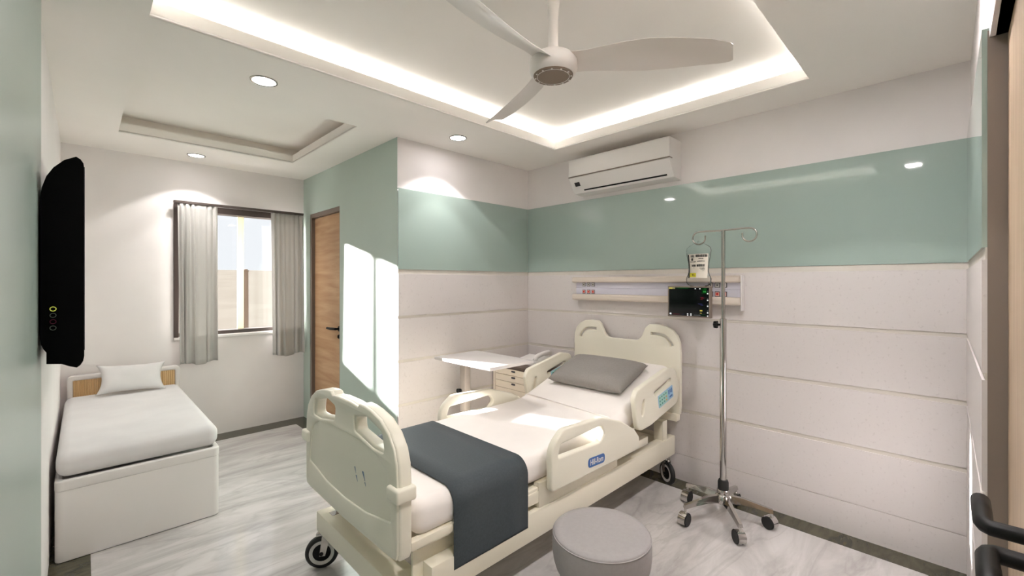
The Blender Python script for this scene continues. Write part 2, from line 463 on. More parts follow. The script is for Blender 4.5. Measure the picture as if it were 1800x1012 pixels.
# wall cladding: green glass band, white boards, beige strips in the grooves
GT, GB = 2.206, 1.578
rows = [(0.0, .191), (.194, .512), (.535, .852), (.876, 1.196), (1.217, 1.543)]
tk = 0.015
g = MB(); g.box((XH - tk, yr(XH) + .004, GB), (XH, YP - tk, GT), .001, 1)
struct(g.build('trim_2', 'greenglass'), 'glossy green glass band on the wall behind the bed', 'wall panel')
g = MB(); g.box((XD + .001, YP - tk, GB), (XH - tk - .001, YP, GT), .001, 1)
struct(g.build('trim_3', 'greenglass'), 'glossy green glass band on the short wall', 'wall panel')
g = MB(); slab(EX1, XH - tk - .001, GB, GT, 0, tk, g)
struct(g.build('trim_4', 'greenglass'), 'glossy green glass band beside the double door', 'wall panel')
p = MB(); q = MB(); s = MB()
for z0, z1 in rows:
    p.box((XH - tk, yr(XH) + .004, z0), (XH, YP - tk, z1), .0012, 1)
    q.box((XD + .001, YP - tk, z0), (XH - tk - .001, YP, z1), .0012, 1)
    slab(EX1, XH - tk - .001, z0, z1, 0, tk, s)
struct(p.build('trim_5', 'panel'), 'white speckled laminate boards behind the bed', 'wall panel')
struct(q.build('trim_6', 'panel'), 'white speckled laminate boards on the short wall', 'wall panel')
struct(s.build('trim_7', 'panel', smooth=False), 'white laminate boards beside the double door', 'wall panel')
p = MB()
for z0, z1 in [(.512, .535), (.852, .876), (1.196, 1.217), (1.543, GB), (.191, .194)]:
    p.box((XH - .009, yr(XH) + .004, z0), (XH, YP - .009, z1)); p.box((XD + .001, YP - .009, z0), (XH - .009, YP, z1))
    slab(EX1, XH - .009, z0, z1, 0, .008, p)
struct(p.build('trim_8', 'strip', smooth=False), 'beige strips in the grooves between the white boards', 'wall trim')
g = MB(); g.box((XL, -.05, 0), (XL + .0095, 2.53, H), .001, 1)
struct(g.build('trim_9', 'greengloss'), 'satin green panel on the wall behind the television', 'wall panel')

# ------------------------------------------------------------------ bathroom door
d = struct(thing('door_1', (XD + .03, 4.46, 0), 'closed oak door with black lever in the green wall', 'door'))
m = MB(); m.box((XD + .003, DY1 - .045, 0), (XD + .11, DY1, DZ)); m.box((XD + .003, DY0, 0), (XD + .11, DY0 + .012, DZ)); m.box((XD + .003, DY0 + .012, DZ - .045), (XD + .11, DY1 - .045, DZ))
m.build('door_frame', 'doorframe', d, smooth=False)
m = MB(); m.box((XD + .034, DY0 + .014, .004), (XD + .074, DY1 - .047, DZ - .047), .002, 1)
m.build('door_leaf', 'doorwood', d)
hx = XD + .034
m = MB(); hy, hz = 4.158, 1.030
m.cyl((hx, hy, hz), (hx - .012, hy, hz), .026); m.cyl((hx - .01, hy, hz), (hx - .05, hy, hz), .011)
m.tube([(hx - .045, hy - .004, hz), (hx - .052, hy + .03, hz), (hx - .05, hy + .10, hz - .004), (hx - .05, hy + .185, hz - .004)], [.013, .013, .013, .011])
m.build('door_handle', 'black', d)
m = MB(); m.cyl((hx, hy, hz - .076), (hx - .014, hy, hz - .076), .02); m.box((hx - .024, hy - .005, hz - .09), (hx - .012, hy + .005, hz - .062), .002)
m.build('lock_cover', 'black', d)

# ------------------------------------------------------------------ double door next to the camera
d = struct(thing('door_2', ((EX0 + EX1) / 2, -.1, 0), 'pale oak double door with black lever handles at right edge', 'door'))
LY = -.104
m = MB(); m.box((EX1 - .002, -.19, 0), (EX1 + .02, yr(EX1) + .004, EZ + .02)); m.box((EX0 - .02, -.19, 0), (EX0 + .002, yr(EX0) + .004, EZ + .02)); m.box((EX0, -.19, EZ), (EX1, yr(EX0) + .004, EZ + .02))
m.build('door_frame', 'frame', d, smooth=False)
MX = 1.035
for x0, x1 in ((MX + .0015, EX1 - .004), (EX0 + .004, MX - .0015)):
    m = MB(); m.box((x0, LY - .045, .004), (x1, LY, EZ - .004), .002, 1)
    leaf = m.build('door_leaf', 'leafwood', d)
    sg = 1 if x0 > MX - .01 else -1
    hx0 = MX + sg * .05
    h = MB()
    h.cyl((hx0, LY - .001, 1.066), (hx0, LY + .010, 1.066), .027)
    yb = -.0345
    h.tube([(hx0, LY + .004, 1.066), (hx0, yb - .02, 1.066), (hx0, yb - .008, 1.066), (hx0 + sg * .006, yb - .002, 1.066), (hx0 + sg * .018, yb + .001, 1.066), (hx0 + sg * .07, yb + .001, 1.066), (hx0 + sg * .125, yb + .001, 1.066), (hx0 + sg * .130, yb + .001, 1.066)],
           [.0125, .0125, .0128, .013, .013, .0135, .0135, .010], seg=16)
    h.build('door_handle', 'black', leaf)

# ------------------------------------------------------------------ window
wd = struct(thing('window_1', (1.148, YW + .06, WZ0), 'sliding window in a dark brown frame between grey curtains', 'window'))
m = MB(); fy0, fy1 = YW - .012, YW + .13
fw = .034
m.box((WX0 - .004, fy0, WZ0 - .004), (WX0 + fw, fy1, WZ1), .002, 1); m.box((WX1 - fw, fy0, WZ0 - .004), (WX1, fy1, WZ1), .002, 1)
m.box((WX0 + fw, fy0 + .02, WZ0), (WX1 - fw, fy1, WZ0 + fw), .002, 1); m.box((WX0 + fw, fy0 + .01, WZ1 - .06), (WX1 - fw, fy1, WZ1), .002, 1)
m.build('window_frame', 'winframe', wd, smooth=False)
m = MB(); m.box((1.122, YW + .085, WZ0 + fw), (1.177, YW + .112, WZ1 - .06), .003, 1)
m.build('sash_stile', 'mullion', wd)
for x0, x1, yy in ((WX0 + fw, 1.15, YW + .105), (1.15, WX1 - fw, YW + .095)):
    m = MB(); m.box((x0, yy, WZ0 + fw), (x1, yy + .004, WZ1 - .06))
    m.build('window_pane', 'pane', wd, smooth=False)
m = MB(); m.box((WX0 - .004, YW - .02, WZ0 - .03), (WX1, YW + .02, WZ0 - .004), .003, 1)
m.build('window_sill', 'white', wd)
t = tag(MB().box((.584, 4.945, 2.198), (1.705, 4.975, 2.222), .003, 1).build('curtain_track', 'track'), 'charcoal curtain track above the window', 'curtain rail')

def curtain(x0, x1, label, ph, zb):
    n = 7
    def fn(u, v, off):
        # u across, v down
        drop = v
        amp = 0.011 + 0.009 * drop
        kf = 1.0 - 0.35 * drop
        a = u * n * 2 * PI + ph
        y = 4.955 + amp * math.sin(a + 1.1 * drop * math.sin(3.1 * u * PI + ph)) * (0.55 + 0.35 * math.sin(u * 7 + ph) - .25 * drop * math.cos(u * 11)) + .014 * drop * math.sin(u * 9 + 1.3 * ph) * drop
        x = x0 + (x1 - x0) * u + .012 * math.sin(a * .5) * drop + (.016 * drop if u < .5 else .004 * drop) * (1 - 2 * u if u < .5 else 1)
        z = 2.196 + (zb - 2.196) * v + .012 * math.sin(u * 8 + ph) * (v > .99)
        return Vector((x, y + off - .008 * drop, z))
    m = MB()
    m.grid(lambda u, v: fn(u, v, 0), 108, 40)
    o = m.build('curtain', 'curtain', ang=180)
    sd = o.modifiers.new('s', 'SOLIDIFY'); sd.thickness = 0.002
    return tag(o, label, 'curtain', 'pair of curtains at the window')
curtain(.613, .918, 'left light grey pleated curtain, the one above the sofa bed', 0.4, .722)
curtain(1.386, 1.708, 'right light grey pleated curtain, the one against the green wall', 1.1, .712)

# outside
m = MB()
m.grid(lambda u, v: Vector((-70 + 140 * u, 5.3 + 75 * v, -.6 + (3.6 * min(1, v * 1.3) if v > .05 else 0) )), 8, 40)
gr = m.build('ground', 'boundary'); struct(gr, 'pale sandy ground outside the window', 'ground')
noise_col(M['boundary'], (0.135, 0.123, 0.106, 1), (0.150, 0.138, 0.12, 1), 0.6)
m = MB(); m.cyl((2.43, 10.4, -.45), (2.43, 10.4, 1.70), .05, .045, 12); m.lathe([(.055, 1.70), (.055, 1.72), (.03, 1.75), (0, 1.755)], 12, mat=Matrix.Translation((2.43, 10.4, 0)))  # slim upright drawn for the dark vertical smudge in the right pane
tag(m.build('upright', 'upright'), 'slim brown post drawn for the dark smudge in the right window pane', 'upright')

# ------------------------------------------------------------------ ceiling lights
DL = [((.72, 2.703), 'round recessed downlight in the ceiling between the two trays'),
      ((.716, 4.712), 'round recessed downlight above the window'),
      ((2.078, 2.71), 'round recessed downlight nearest the air conditioner'),
      ((.71, .28), 'round recessed downlight mirrored in the green glass left of drip bag'),
      ((2.08, .28), 'round recessed downlight out of view near double door, added for symmetrical light')]  # last one is out of view, added for symmetrical light
SPOT_W = 6.0
for i, ((x, y), lb) in enumerate(DL):
    if i == 0:
        root = thing('downlight', (x, y, H), lb, 'ceiling light', 'recessed downlights')
        m = MB(); m.lathe([(.056, -.001), (.0585, -.006), (.068, -.005), (.070, 0.002), (.066, .003), (.056, .003)], 40, mat=Matrix.Translation((x, y, H)))
        m.build('trim_ring', 'steel', root)
        m = MB(); m.lathe([(0, -.0025), (.057, -.0025), (.057, .004), (0, .004)], 40, mat=Matrix.Translation((x, y, H)))
        m.build('diffuser', 'lampmid', root)
        proto = root
    else:
        root = copy_tree(proto); root.location = (x, y, H); root['label'] = lb
        if i >= 1:
            for ch in root.children:
                if ch.name.startswith('diffuser'):
                    ch.data = ch.data.copy(); ch.data.materials[0] = M[{1: 'lampdim', 2: 'lamplow'}.get(i, 'lamp')]
    for ang, wt, bl in ((106, 1.0, .12), (74, .75, .25)):
        la = bpy.data.lights.new('downlight_beam', 'SPOT')
        la.energy = SPOT_W * wt * {1: .55, 2: .8}.get(i, 1.25); la.spot_size = R(ang); la.spot_blend = bl; la.color = (1.0, .955, .93); la.shadow_soft_size = .03
        lo = bpy.data.objects.new('downlight_beam', la); COL.objects.link(lo)
        lo.parent = root; lo.location = (0, 0, -.012)
m = MB()
x0, x1, y0, y1 = T1
for (a, bb, cc, dd) in ((x0 - PK + .018, x0 - PK + .036, y0 - .05, y1 + .05), (x1 + PK - .036, x1 + PK - .018, y0 - .05, y1 + .05), (x0 - .03, x1 + .03, y0 - PK + .018, y0 - PK + .036), (x0 - .03, x1 + .03, y1 + PK - .036, y1 + PK - .018)):
    m.box((a, cc, H + .02), (bb, dd, H + .03))
tag(m.build('cove_light', 'led', smooth=False), 'cool white light strip in the cove of the large ceiling tray', 'light strip')

# ------------------------------------------------------------------ ceiling fan
FC = Vector((1.300, 1.093, 2.3))
fan = thing('ceiling_fan', FC, 'white three blade ceiling fan hanging in the lit ceiling tray', 'fan')
fm = Matrix.Translation(FC)
m = MB(); m.cyl((FC.x, FC.y, FC.z + .03), (FC.x, FC.y, TZ - .05), .019, seg=24); m.build('downrod', 'fan', fan)
m = MB(); m.lathe([(.019, .20), (.022, .24), (.03, .30), (.05, .36), (.062, .40), (.066, .449), (0, .449)], 32, mat=fm); m.build('canopy', 'fan', fan)
m = MB(); m.lathe([(0, -.022), (.078, -.022), (.088, -.014), (.094, .005), (.092, .03), (.075, .052), (.045, .066), (.022, .075), (.019, .10), (0, .10)], 48, mat=fm); m.build('motor_housing', 'fan', fan)
m = MB(); m.lathe([(0, -.027), (.074, -.027), (.077, -.021), (0, -.021)], 48, mat=fm)
m.build('hub_disc', 'fandisc', fan)
m = MB(); m.torus(FC + Vector((0, 0, -.0275)), (0, 0, 1), .062, .0012, 48, 6)
for k in range(12):
    a = 2 * PI * k / 12 + .1
    m.cyl((FC.x + .069 * math.cos(a), FC.y + .069 * math.sin(a), FC.z - .0295), (FC.x + .069 * math.cos(a), FC.y + .069 * math.sin(a), FC.z - .026), .0036, seg=10)
m.build('hub_screws', 'fan', fan)
bl = [(.05, .10, -.002, 20), (.12, .098, -.004, 21), (.18, .110, -.010, 22), (.26, .130, -.014, 22), (.35, .142, -.013, 22), (.445, .138, -.008, 20), (.55, .122, .0, 18), (.62, .108, .010, 16), (.648, .096, .014, 15), (.660, .076, .016, 15)]
def blade_mesh(ang):
    m = MB(); t = bmesh.new(); rings = []
    ca, sa = math.cos(ang), math.sin(ang)
    for i in range(len(bl) * 4 - 3):
        f = i / 4; k = min(int(f), len(bl) - 2); fr = f - k
        r, ch, c0, ph = [bl[k][j] * (1 - fr) + bl[k + 1][j] * fr for j in range(4)]
        ph = R(ph); ring = []
        N = 10
        for side in (1, -1):
            rng = range(N + 1) if side == 1 else range(N, -1, -1)
            for j in rng:
                s = -1 + 2 * j / N
                th = .008 * math.sqrt(max(0, 1 - s * s)) + .0015
                cam = .012 * (1 - s * s)
                lc = c0 + s * ch / 2 * math.cos(ph)
                lz = .025 - s * ch / 2 * math.sin(ph) + cam + side * th * .5
                # tip cut is slanted
                rr = r + (s * .012 if r > .6 else 0)
                ring.append(t.verts.new((FC.x + rr * ca - lc * sa, FC.y + rr * sa + lc * ca, FC.z + lz)))
        rings.append(ring)
    for a, b2 in zip(rings, rings[1:]):
        n = len(a)
        for j in range(n):
            t.faces.new((a[j], a[(j + 1) % n], b2[(j + 1) % n], b2[j]))
    t.faces.new(rings[0][::-1]); t.faces.new(rings[-1])
    bmesh.ops.recalc_face_normals(t, faces=t.faces[:])
    m.merge(t); return m
for a in (-53.2, 66.8, 186.8):
    blade_mesh(R(a)).build('blade', 'fan', fan, ang=60)

# ------------------------------------------------------------------ air conditioner
ac = thing('air_conditioner', (3.19, 1.895, 2.24), 'white split air conditioner on the wall above the green glass', 'air conditioner')
prof = arc_pts([(3.199, 2.531, 0), (3.004, 2.531, .012), (3.000, 2.386, .003), (3.006, 2.382, 0), (3.006, 2.376, 0), (3.000, 2.372, .01), (3.086, 2.249, .012), (3.199, 2.243, 0)])
m = MB(); m.plate(prof, [], .91, .004, XZ(1.895)); m.build('casing', 'white', ac)
m = MB(); m.box((2.998, 1.437, 2.376), (3.004, 2.352, 2.3835)); m.box((2.998, 1.4375, 2.376), (3.045, 1.441, 2.3835)); m.build('seam', 'frame', ac, smooth=False)
sl = Vector((.086, 0, -.123)).normalized(); nrm = Vector((-.123, 0, -.086)).normalized()
def onslope(s0, s1, ya, yb, th, mb, mi=0):
    base = Vector((3.000, 0, 2.372))
    P = [base + sl * s0, base + sl * s1]
    a, bq = P
    o = nrm * th
    mb.hexa([(a.x, ya, a.z), (bq.x, ya, bq.z), (bq.x, yb, bq.z), (a.x, yb, a.z)],
            [(a.x + o.x, ya, a.z + o.z), (bq.x + o.x, ya, bq.z + o.z), (bq.x + o.x, yb, bq.z + o.z), (a.x + o.x, yb, a.z + o.z)], mi)
m = MB(); onslope(.118, .130, 1.49, 2.235, .002, m); m.build('air_outlet', 'black', ac, smooth=False)
m = MB(); onslope(.045, .082, 2.255, 2.307, .002, m); m.build('display', 'screen', ac, smooth=False)

# ------------------------------------------------------------------ bedhead panel with sockets
bp = thing('bedhead_panel', (3.18, 1.70, 1.32), 'long lavender and cream wall panel with socket rows above the bed', 'wall panel')
xw = XH - tk
m = MB(); m.box((xw, 1.005, 1.375), (3.142, 2.375, 1.425), .002, 1); m.box((xw, 1.005, 1.428), (3.142, 2.375, 1.475), .002, 1); m.box((xw, 1.006, 1.42), (3.145, 2.374, 1.433)); m.build('fascia', 'lavender', bp, smooth=False)
m = MB(); m.box((xw, 1.006, 1.475), (3.105, 2.40, 1.522), .012, 4); m.build('upper_ledge', 'ledge', bp)
m = MB(); m.box((xw, 1.006, 1.322), (3.105, 2.40, 1.375), .016, 4); m.build('lower_ledge', 'ledge', bp)
m = MB(); m.box((xw, .996, 1.285), (3.125, 1.0055, 1.525), .004, 2); m.build('end_cap', 'white', bp)
for grp, ys in (('left', (2.289, 2.240, 2.193)), ('right', (1.204, 1.158, 1.113))):
    for yv in ys:
        for zz, dot, ring in ((1.4575, 'charc', 'offwhite'), (1.3955, 'red', 'redpale')):
            hw = .0165 if grp == 'left' else .0175
            m = MB(); m.box((3.1425, yv - hw, zz - hw), (3.1385, yv + hw, zz + hw), .001, 1, 0)
            m.box((3.1395, yv - hw * .78, zz - hw * .78), (3.137, yv + hw * .78, zz + hw * .78), .001, 1, 1)
            m.cyl((3.138, yv, zz), (3.1362, yv, zz), .0055 if dot == 'charc' else .008, seg=14, mi=2)
            m.build('socket', ['charc', ring, dot], bp)

# ------------------------------------------------------------------ patient monitor
mo = thing('patient_monitor', (3.06, 1.323, 1.234), 'small black screen patient monitor mounted on the bedhead panel', 'monitor')
MY0, MY1, MZ0, MZ1 = 1.171, 1.476, 1.230, 1.450
m = MB(); m.box((3.052, MY0, MZ0), (3.088, MY1, MZ1), .003, 2); m.build('housing', 'frame', mo)
m = MB(); m.box((3.088, 1.28, 1.39), (3.142, 1.36, 1.415), .003); m.build('bracket', 'steel', mo)
m = MB()
sx = 3.052
def scr(y_l, z_t, w_, h_, mi, dx=.0012):   # fractions from the screen's top-left as seen
    Wd = MY1 - MY0 - .020; Hd = MZ1 - MZ0 - .020
    ya = MY1 - .010 - y_l * Wd; za = MZ1 - .010 - z_t * Hd
    m.box((sx - dx, ya - w_ * Wd, za - h_ * Hd), (sx + .001, ya, za), mi=mi)
scr(0, 0, 1, 1, 0, .0006)
scr(.0, .0, .16, .05, 4); scr(.09, .005, .07, .04, 6)
scr(.18, .0, .36, .035, 2); scr(.24, .015, .26, .008, 1)
for u in (.66, .77): scr(u, .02, .03, .035, 5)
scr(.83, .02, .12, .19, 2); scr(.865, .105, .03, .06, 1); scr(.902, .105, .03, .06, 1); scr(.88, .035, .06, .015, 1)
for v in (.18, .41, .61, .84): scr(.955, v, .03, .045, 5)
for v in (.11, .36, .55, .78): scr(.96, v, .022, .02, 6)
scr(.80, .33, .07, .012, 3); scr(.82, .365, .07, .012, 3); scr(.80, .40, .05, .012, 3)
scr(.74, .56, .10, .012, 7); scr(.80, .60, .06, .012, 7)
scr(.785, .775, .025, .045, 4); scr(.818, .775, .025, .045, 4); scr(.79, .875, .04, .018, 4)
scr(.02, .92, .045, .055, 5); scr(.10, .95, .18, .010, 3); scr(.36, .94, .015, .02, 7)
for u in (.47, .55): scr(u, .91, .03, .04, 5); scr(u, .965, .03, .03, 5)
scr(.64, .95, .16, .02, 6); scr(.82, .93, .1, .03, 2); scr(.955, .95, .03, .045, 5)
for v in (.14, .22, .30, .40, .50, .60, .70): scr(.03, v, .66, .004, 2)
m.build('screen', ['screen', 'scrgreen', 'scrdark', 'scrred', 'scryel', 'scrwhite', 'scrgrey', 'scrblue'], mo, smooth=False)

# ------------------------------------------------------------------ drip stand
SC = Vector((2.842, 1.013, 0))
iv = thing('drip_stand', SC, 'chrome drip stand on five casters at the right of the bed', 'drip stand')
m = MB(); m.cyl(SC + Vector((0, 0, .20)), SC + Vector((0, 0, 1.252)), .0195, .0195, 28); m.build('pole', 'chrome', iv)
m = MB(); m.cyl(SC + Vector((0, 0, 1.245)), SC + Vector((0, 0, 1.80)), .0115, .0115, 20); m.build('inner_pole', 'steel', iv)
m = MB()
m.cyl(SC + Vector((0, .018, 1.212)), SC + Vector((0, .040, 1.212)), .007)
for k in range(6):
    a = 2 * PI * k / 6
    m.cyl(SC + Vector((.015 * math.cos(a), .036, 1.212 + .015 * math.sin(a))), SC + Vector((.015 * math.cos(a), .054, 1.212 + .015 * math.sin(a))), .010, .008, 12)
m.cyl(SC + Vector((0, .034, 1.212)), SC + Vector((0, .057, 1.212)), .018, .014, 18)
m.build('height_knob', 'black', iv)
for sgn in (1, -1):
    pts = [(0, 0, 1.800), (0, sgn * .10, 1.803), (0, sgn * .145, 1.803)]
    cc = Vector((0, sgn * .150, 1.7625)); rr = .0405
    for k in range(1, 12):
        a = R(90 - k * 23)
        pts.append((0, cc.y + sgn * rr * math.cos(a), cc.z + rr * math.sin(a)))
    pts.append((0, cc.y - sgn * .040, cc.z + .014))
    m = MB(); m.tube([SC + Vector(p_) for p_ in pts], .0052, 12); m.build('hook', 'steel', iv)
m = MB(); m.lathe([(.030, .190), (.031, .195), (.031, .238), (.026, .250), (.019, .252)], 32, mat=Matrix.Translation(SC)); m.build('collar', 'rubber', iv)
m = MB(); m.lathe([(0, .108), (.045, .108), (.05, .124), (.046, .152), (.034, .164), (.036, .172), (.036, .186), (.033, .192), (.019, .195)], 32, mat=Matrix.Translation(SC)); m.build('hub', 'chrome', iv)
for k in range(5):
    a = R(3 + 72 * k); e = Vector((math.cos(a), math.sin(a), 0)); n_ = Vector((-math.sin(a), math.cos(a), 0))
    m = MB()
    def sec(r, w0, z0, z1): return [SC + e * r - n_ * w0 + Vector((0, 0, z0)), SC + e * r + n_ * w0 + Vector((0, 0, z0)), SC + e * r + n_ * w0 * .6 + Vector((0, 0, z1)), SC + e * r - n_ * w0 * .6 + Vector((0, 0, z1))]
    st = [sec(.035, .020, .116, .160), sec(.11, .018, .120, .157), sec(.19, .016, .112, .138), sec(.268, .0145, .098, .120)]
    for A_, B_ in zip(st, st[1:]): m.hexa(A_, B_)
    leg = m.build('leg', 'chrome', iv, smooth=False)
    m = MB(); cpos = SC + e * .262
    m.cyl(cpos + Vector((0, 0, .060)), cpos + Vector((0, 0, .101)), .008)
    ca = R((176, 176, 174, 48, 72)[k]); ce = Vector((math.cos(ca), math.sin(ca), 0))
    cn = Vector((-ce.y, ce.x, 0)); wc = cpos + ce * .012
    m.cyl(wc - cn * .008 + Vector((0, 0, .038)), wc + cn * .008 + Vector((0, 0, .038)), .037, seg=28)
    # hood
    hood = bmesh.new(); ring0 = []
    for ii in range(15):
        th = R(-40 + 262 * ii / 14)
        ring0.append([hood.verts.new(wc + cn * s_ + ce * (.0400 * math.cos(th)) + Vector((0, 0, .0395 + .0390 * math.sin(th)))) for s_ in (-.0225, -.012, 0, .012, .0225)])
    for A_, B_ in zip(ring0, ring0[1:]):
        for j in range(4): hood.faces.new((A_[j], A_[j + 1], B_[j + 1], B_[j]))
    m.merge(hood)
    cs = m.build('caster', 'chrome', leg)
    m = MB()
    for s_ in (-1, 1):
        m.cyl(wc + cn * s_ * .0085 + Vector((0, 0, .0365)), wc + cn * s_ * .0255 + Vector((0, 0, .0365)), .0365, .035, 28)
    m.build('caster_wheel', 'rubber', leg)

# drip bag
BC = Vector((2.842, 1.165, 0))
bag = thing('drip_bag', (BC.x, BC.y, 1.45), 'clear drip bag with printed label hanging from the drip stand', 'drip bag')
prof = [(1.452, .052, .028), (1.458, .066, .034), (1.475, .079, .038), (1.50, .080, .038), (1.525, .070, .036), (1.55, .063, .034), (1.60, .066, .034), (1.65, .076, .034), (1.68, .080, .030), (1.70, .076, .024), (1.715, .058, .016), (1.722, .040, .010), (1.735, .030, .006), (1.738, .026, .004)]
def ellring(z, a, b_, n=36): return [Vector((BC.x + b_ * math.cos(2 * PI * k / n), BC.y + a * math.sin(2 * PI * k / n), z)) for k in range(n)]
t_ = bmesh.new(); rg = [[t_.verts.new(v) for v in ellring(*p_)] for p_ in prof]
for A_, B_ in zip(rg, rg[1:]):
    for k in range(36): t_.faces.new((A_[k], A_[(k + 1) % 36], B_[(k + 1) % 36], B_[k]))
t_.faces.new(rg[0][::-1]); t_.faces.new(rg[-1])
m = MB(); m.merge(t_); m.build('pouch', 'bag', bag)
m = MB()
def lab(u, v):
    z = 1.505 + .155 * v
    wv = .0600 + .010 * max(0, (v - .4)) 
    return z, wv
def labpt(s, v, off):
    z, wv = lab(0, v)
    y = BC.y + s * wv
    # front surface of bag
    import bisect
    for (z0, a0, b0), (z1, a1, b1) in zip(prof, prof[1:]):
        if z0 <= z <= z1:
            f_ = (z - z0) / (z1 - z0); aa = a0 + f_ * (a1 - a0); bb_ = b0 + f_ * (b1 - b0); break
    yy = max(-1, min(1, (y - BC.y) / (aa + .004)))
    return Vector((BC.x - bb_ * math.sqrt(max(0, 1 - yy * yy)) * .80 - off + .006, y, z))
m.grid(lambda u, v: labpt(1 - 2 * u, v, 0), 12, 12, mi=0)
def inkbar(u0, u1, v0, v1, mi=1):
    m.grid(lambda u, v: labpt(1 - 2 * (u0 + (u1 - u0) * u), v0 + (v1 - v0) * v, .0012), 6, 2, mi=mi)
rnd = random.Random(3)
inkbar(-.01, .07, 0, .98)
for (u0, u1, v0, v1, n_) in ((.16, .36, .86, .96, 5), (.42, .97, .87, .98, 10), (.18, .30, .72, .84, 2), (.55, .80, .79, .83, 5), (.12, .42, .66, .70, 6), (.50, .88, .68, .72, 7), (.20, .42, .47, .56, 5), (.48, .86, .47, .58, 9), (.26, .36, .42, .44, 3), (.62, .88, .40, .43, 6), (.68, .88, .35, .38, 4), (.74, .90, .29, .31, 3)):
    for k in range(n_):
        a_ = u0 + (u1 - u0) * k / n_; inkbar(a_, a_ + (u1 - u0) / n_ * rnd.uniform(.55, .92), v0, v1 - rnd.random() * .015)
inkbar(.08, .44, .04, .21, 2); inkbar(.24, .38, .08, .10, 1); inkbar(.22, .26, .11, .16, 1); inkbar(.30, .33, .12, .17, 1)
m.build('printed_label', ['paper', 'ink', 'yellow'], bag)
m = MB(); m.torus((BC.x, BC.y - .003, 1.731), (1, 0, .3), .012, .002, 20, 6); m.build('hanging_loop', 'bag', bag)

# ------------------------------------------------------------------ hospital bed
YC = 1.89
bed = thing('hospital_bed', (2.0, YC, 0), 'cream hospital bed with raised head section in the middle of the room', 'bed')
def mir(pts): return [(YC + o, z) for o, z in pts]
half = [(.40, .440), (.452, .447), (.462, .47), (.463, .72), (.457, .80), (.437, .855), (.395, .905), (.33, .943), (.25, .963), (.19, .970), (.150, .970), (.132, .955)]
top = [(.06, .962), (-.06, .962)]
outl = [(0, .432)] + half + top + [(-o, z) for o, z in half[::-1]]
handle = arc_pts([(.10, .906, .02), (.20, .926, .03), (.335, .893, .03), (.353, .828, .02), (.27, .828, .03), (.108, .852, .02)])
def holes2(h): return [mir(h), mir([(-o, z) for o, z in h[::-1]])]
panelh = arc_pts([(.385, .70, .04), (.372, .765, .05), (.29, .800, .05), (.15, .82, .08), (-.15, .82, .08), (-.29, .800, .05), (-.372, .765, .05), (-.385, .70, .04), (-.41, .578, .01), (-.20, .540, .2), (0, .530, .2), (.20, .540, .2), (.41, .578, .01)])
fb = MB()
fb.plate(mir(outl), holes2(handle), .056, .012, YZ(.826 + .028), res=3)
o_fb = fb.build('footboard', 'cream', bed)
rim = MB(); rim.plate(mir([(o * .985, z if z > .6 else z + .004) for o, z in outl]), holes2([(o, z) for o, z in arc_pts([(.092, .912, .02), (.20, .934, .03), (.342, .900, .03), (.362, .820, .02), (.27, .818, .03), (.10, .846, .02)])]) + [mir(panelh)], .018, .006, YZ(.826 + .003), res=2)
rim.build('raised_rim', 'cream', o_fb)
for sg in (1, -1):
    m = MB(); m.box((.805, YC + sg * .40, .668), (.890, YC + sg * .482, .722), .010, 3); m.build('corner_clip', 'cream', o_fb)
for y0_, z0_, y1_, z1_, w_ in ((1.784, .668, 1.792, .694, .0022), (1.768, .638, 1.778, .662, .003), (1.700, .660, 1.718, .696, .006), (1.693, .641, 1.699, .657, .002)):
    m = MB()
    m.hexa([(.8255, y0_ + w_ * .3, z0_), (.8255, y0_ - w_ * .3, z0_), (.828, y0_ - w_ * .3, z0_), (.828, y0_ + w_ * .3, z0_)],
           [(.8235, y1_ + w_, z1_), (.8235, y1_ - w_, z1_), (.828, y1_ - w_, z1_), (.828, y1_ + w_, z1_)])
    m.build('emblem_stroke', 'markblue', o_fb, smooth=False)

hh = [(.44, .505), (.478, .512), (.483, .56), (.484, .95), (.478, 1.03), (.458, 1.085), (.42, 1.125), (.37, 1.148), (.30, 1.156), (.235, 1.154), (.205, 1.130), (.165, 1.05), (.140, 1.026), (.11, 1.021)]
hout = [(0, .505)] + hh + [(0, 1.02)] + [(-o, z) for o, z in hh[::-1]]
ovalh = [(2.567 + .023 * math.cos(2 * PI * k / 24) * (1 if math.cos(2 * PI * k / 24) < 0 else .55) + .012 * math.sin(2 * PI * k / 24), .672 + .054 * math.sin(2 * PI * k / 24)) for k in range(24)]
slotc = spline([(.250, 1.083), (.31, 1.083), (.36, 1.072), (.40, 1.035), (.415, 1.005)], 5)
up = []; dn = []
for i, p_ in enumerate(slotc):
    a_ = Vector(slotc[max(0, i - 1)]); b_ = Vector(slotc[min(len(slotc) - 1, i + 1)]); d_ = (b_ - a_).normalized(); n_ = Vector((-d_.y, d_.x))
    up.append((p_[0] + n_.x * .0105, p_[1] + n_.y * .0105)); dn.append((p_[0] - n_.x * .0105, p_[1] - n_.y * .0105))
slot = up + dn[::-1]
m = MB(); m.plate(mir(hout), holes2(slot), .032, .008, YZ(3.126), res=3)
o_hb = m.build('headboard', 'cream', bed)
for sg in (1, -1):
    m = MB(); m.plate(mir(arc_pts([(sg * .22, 1.045, .01), (sg * .22, 1.105, .01), (sg * .36, 1.105, .02), (sg * .44, 1.03, .02), (sg * .44, .985, .01), (sg * .38, .985, .01)])), [], .004, .001, YZ(3.138)); m.build('slot_lightener', 'offwhite', o_hb)  # pale plates added behind the slots so they don't look dark
m = MB(); m.box((3.075, 1.42, .463), (3.135, 2.36, .512), .004); m.build('headboard_rail', 'creamframe', bed)

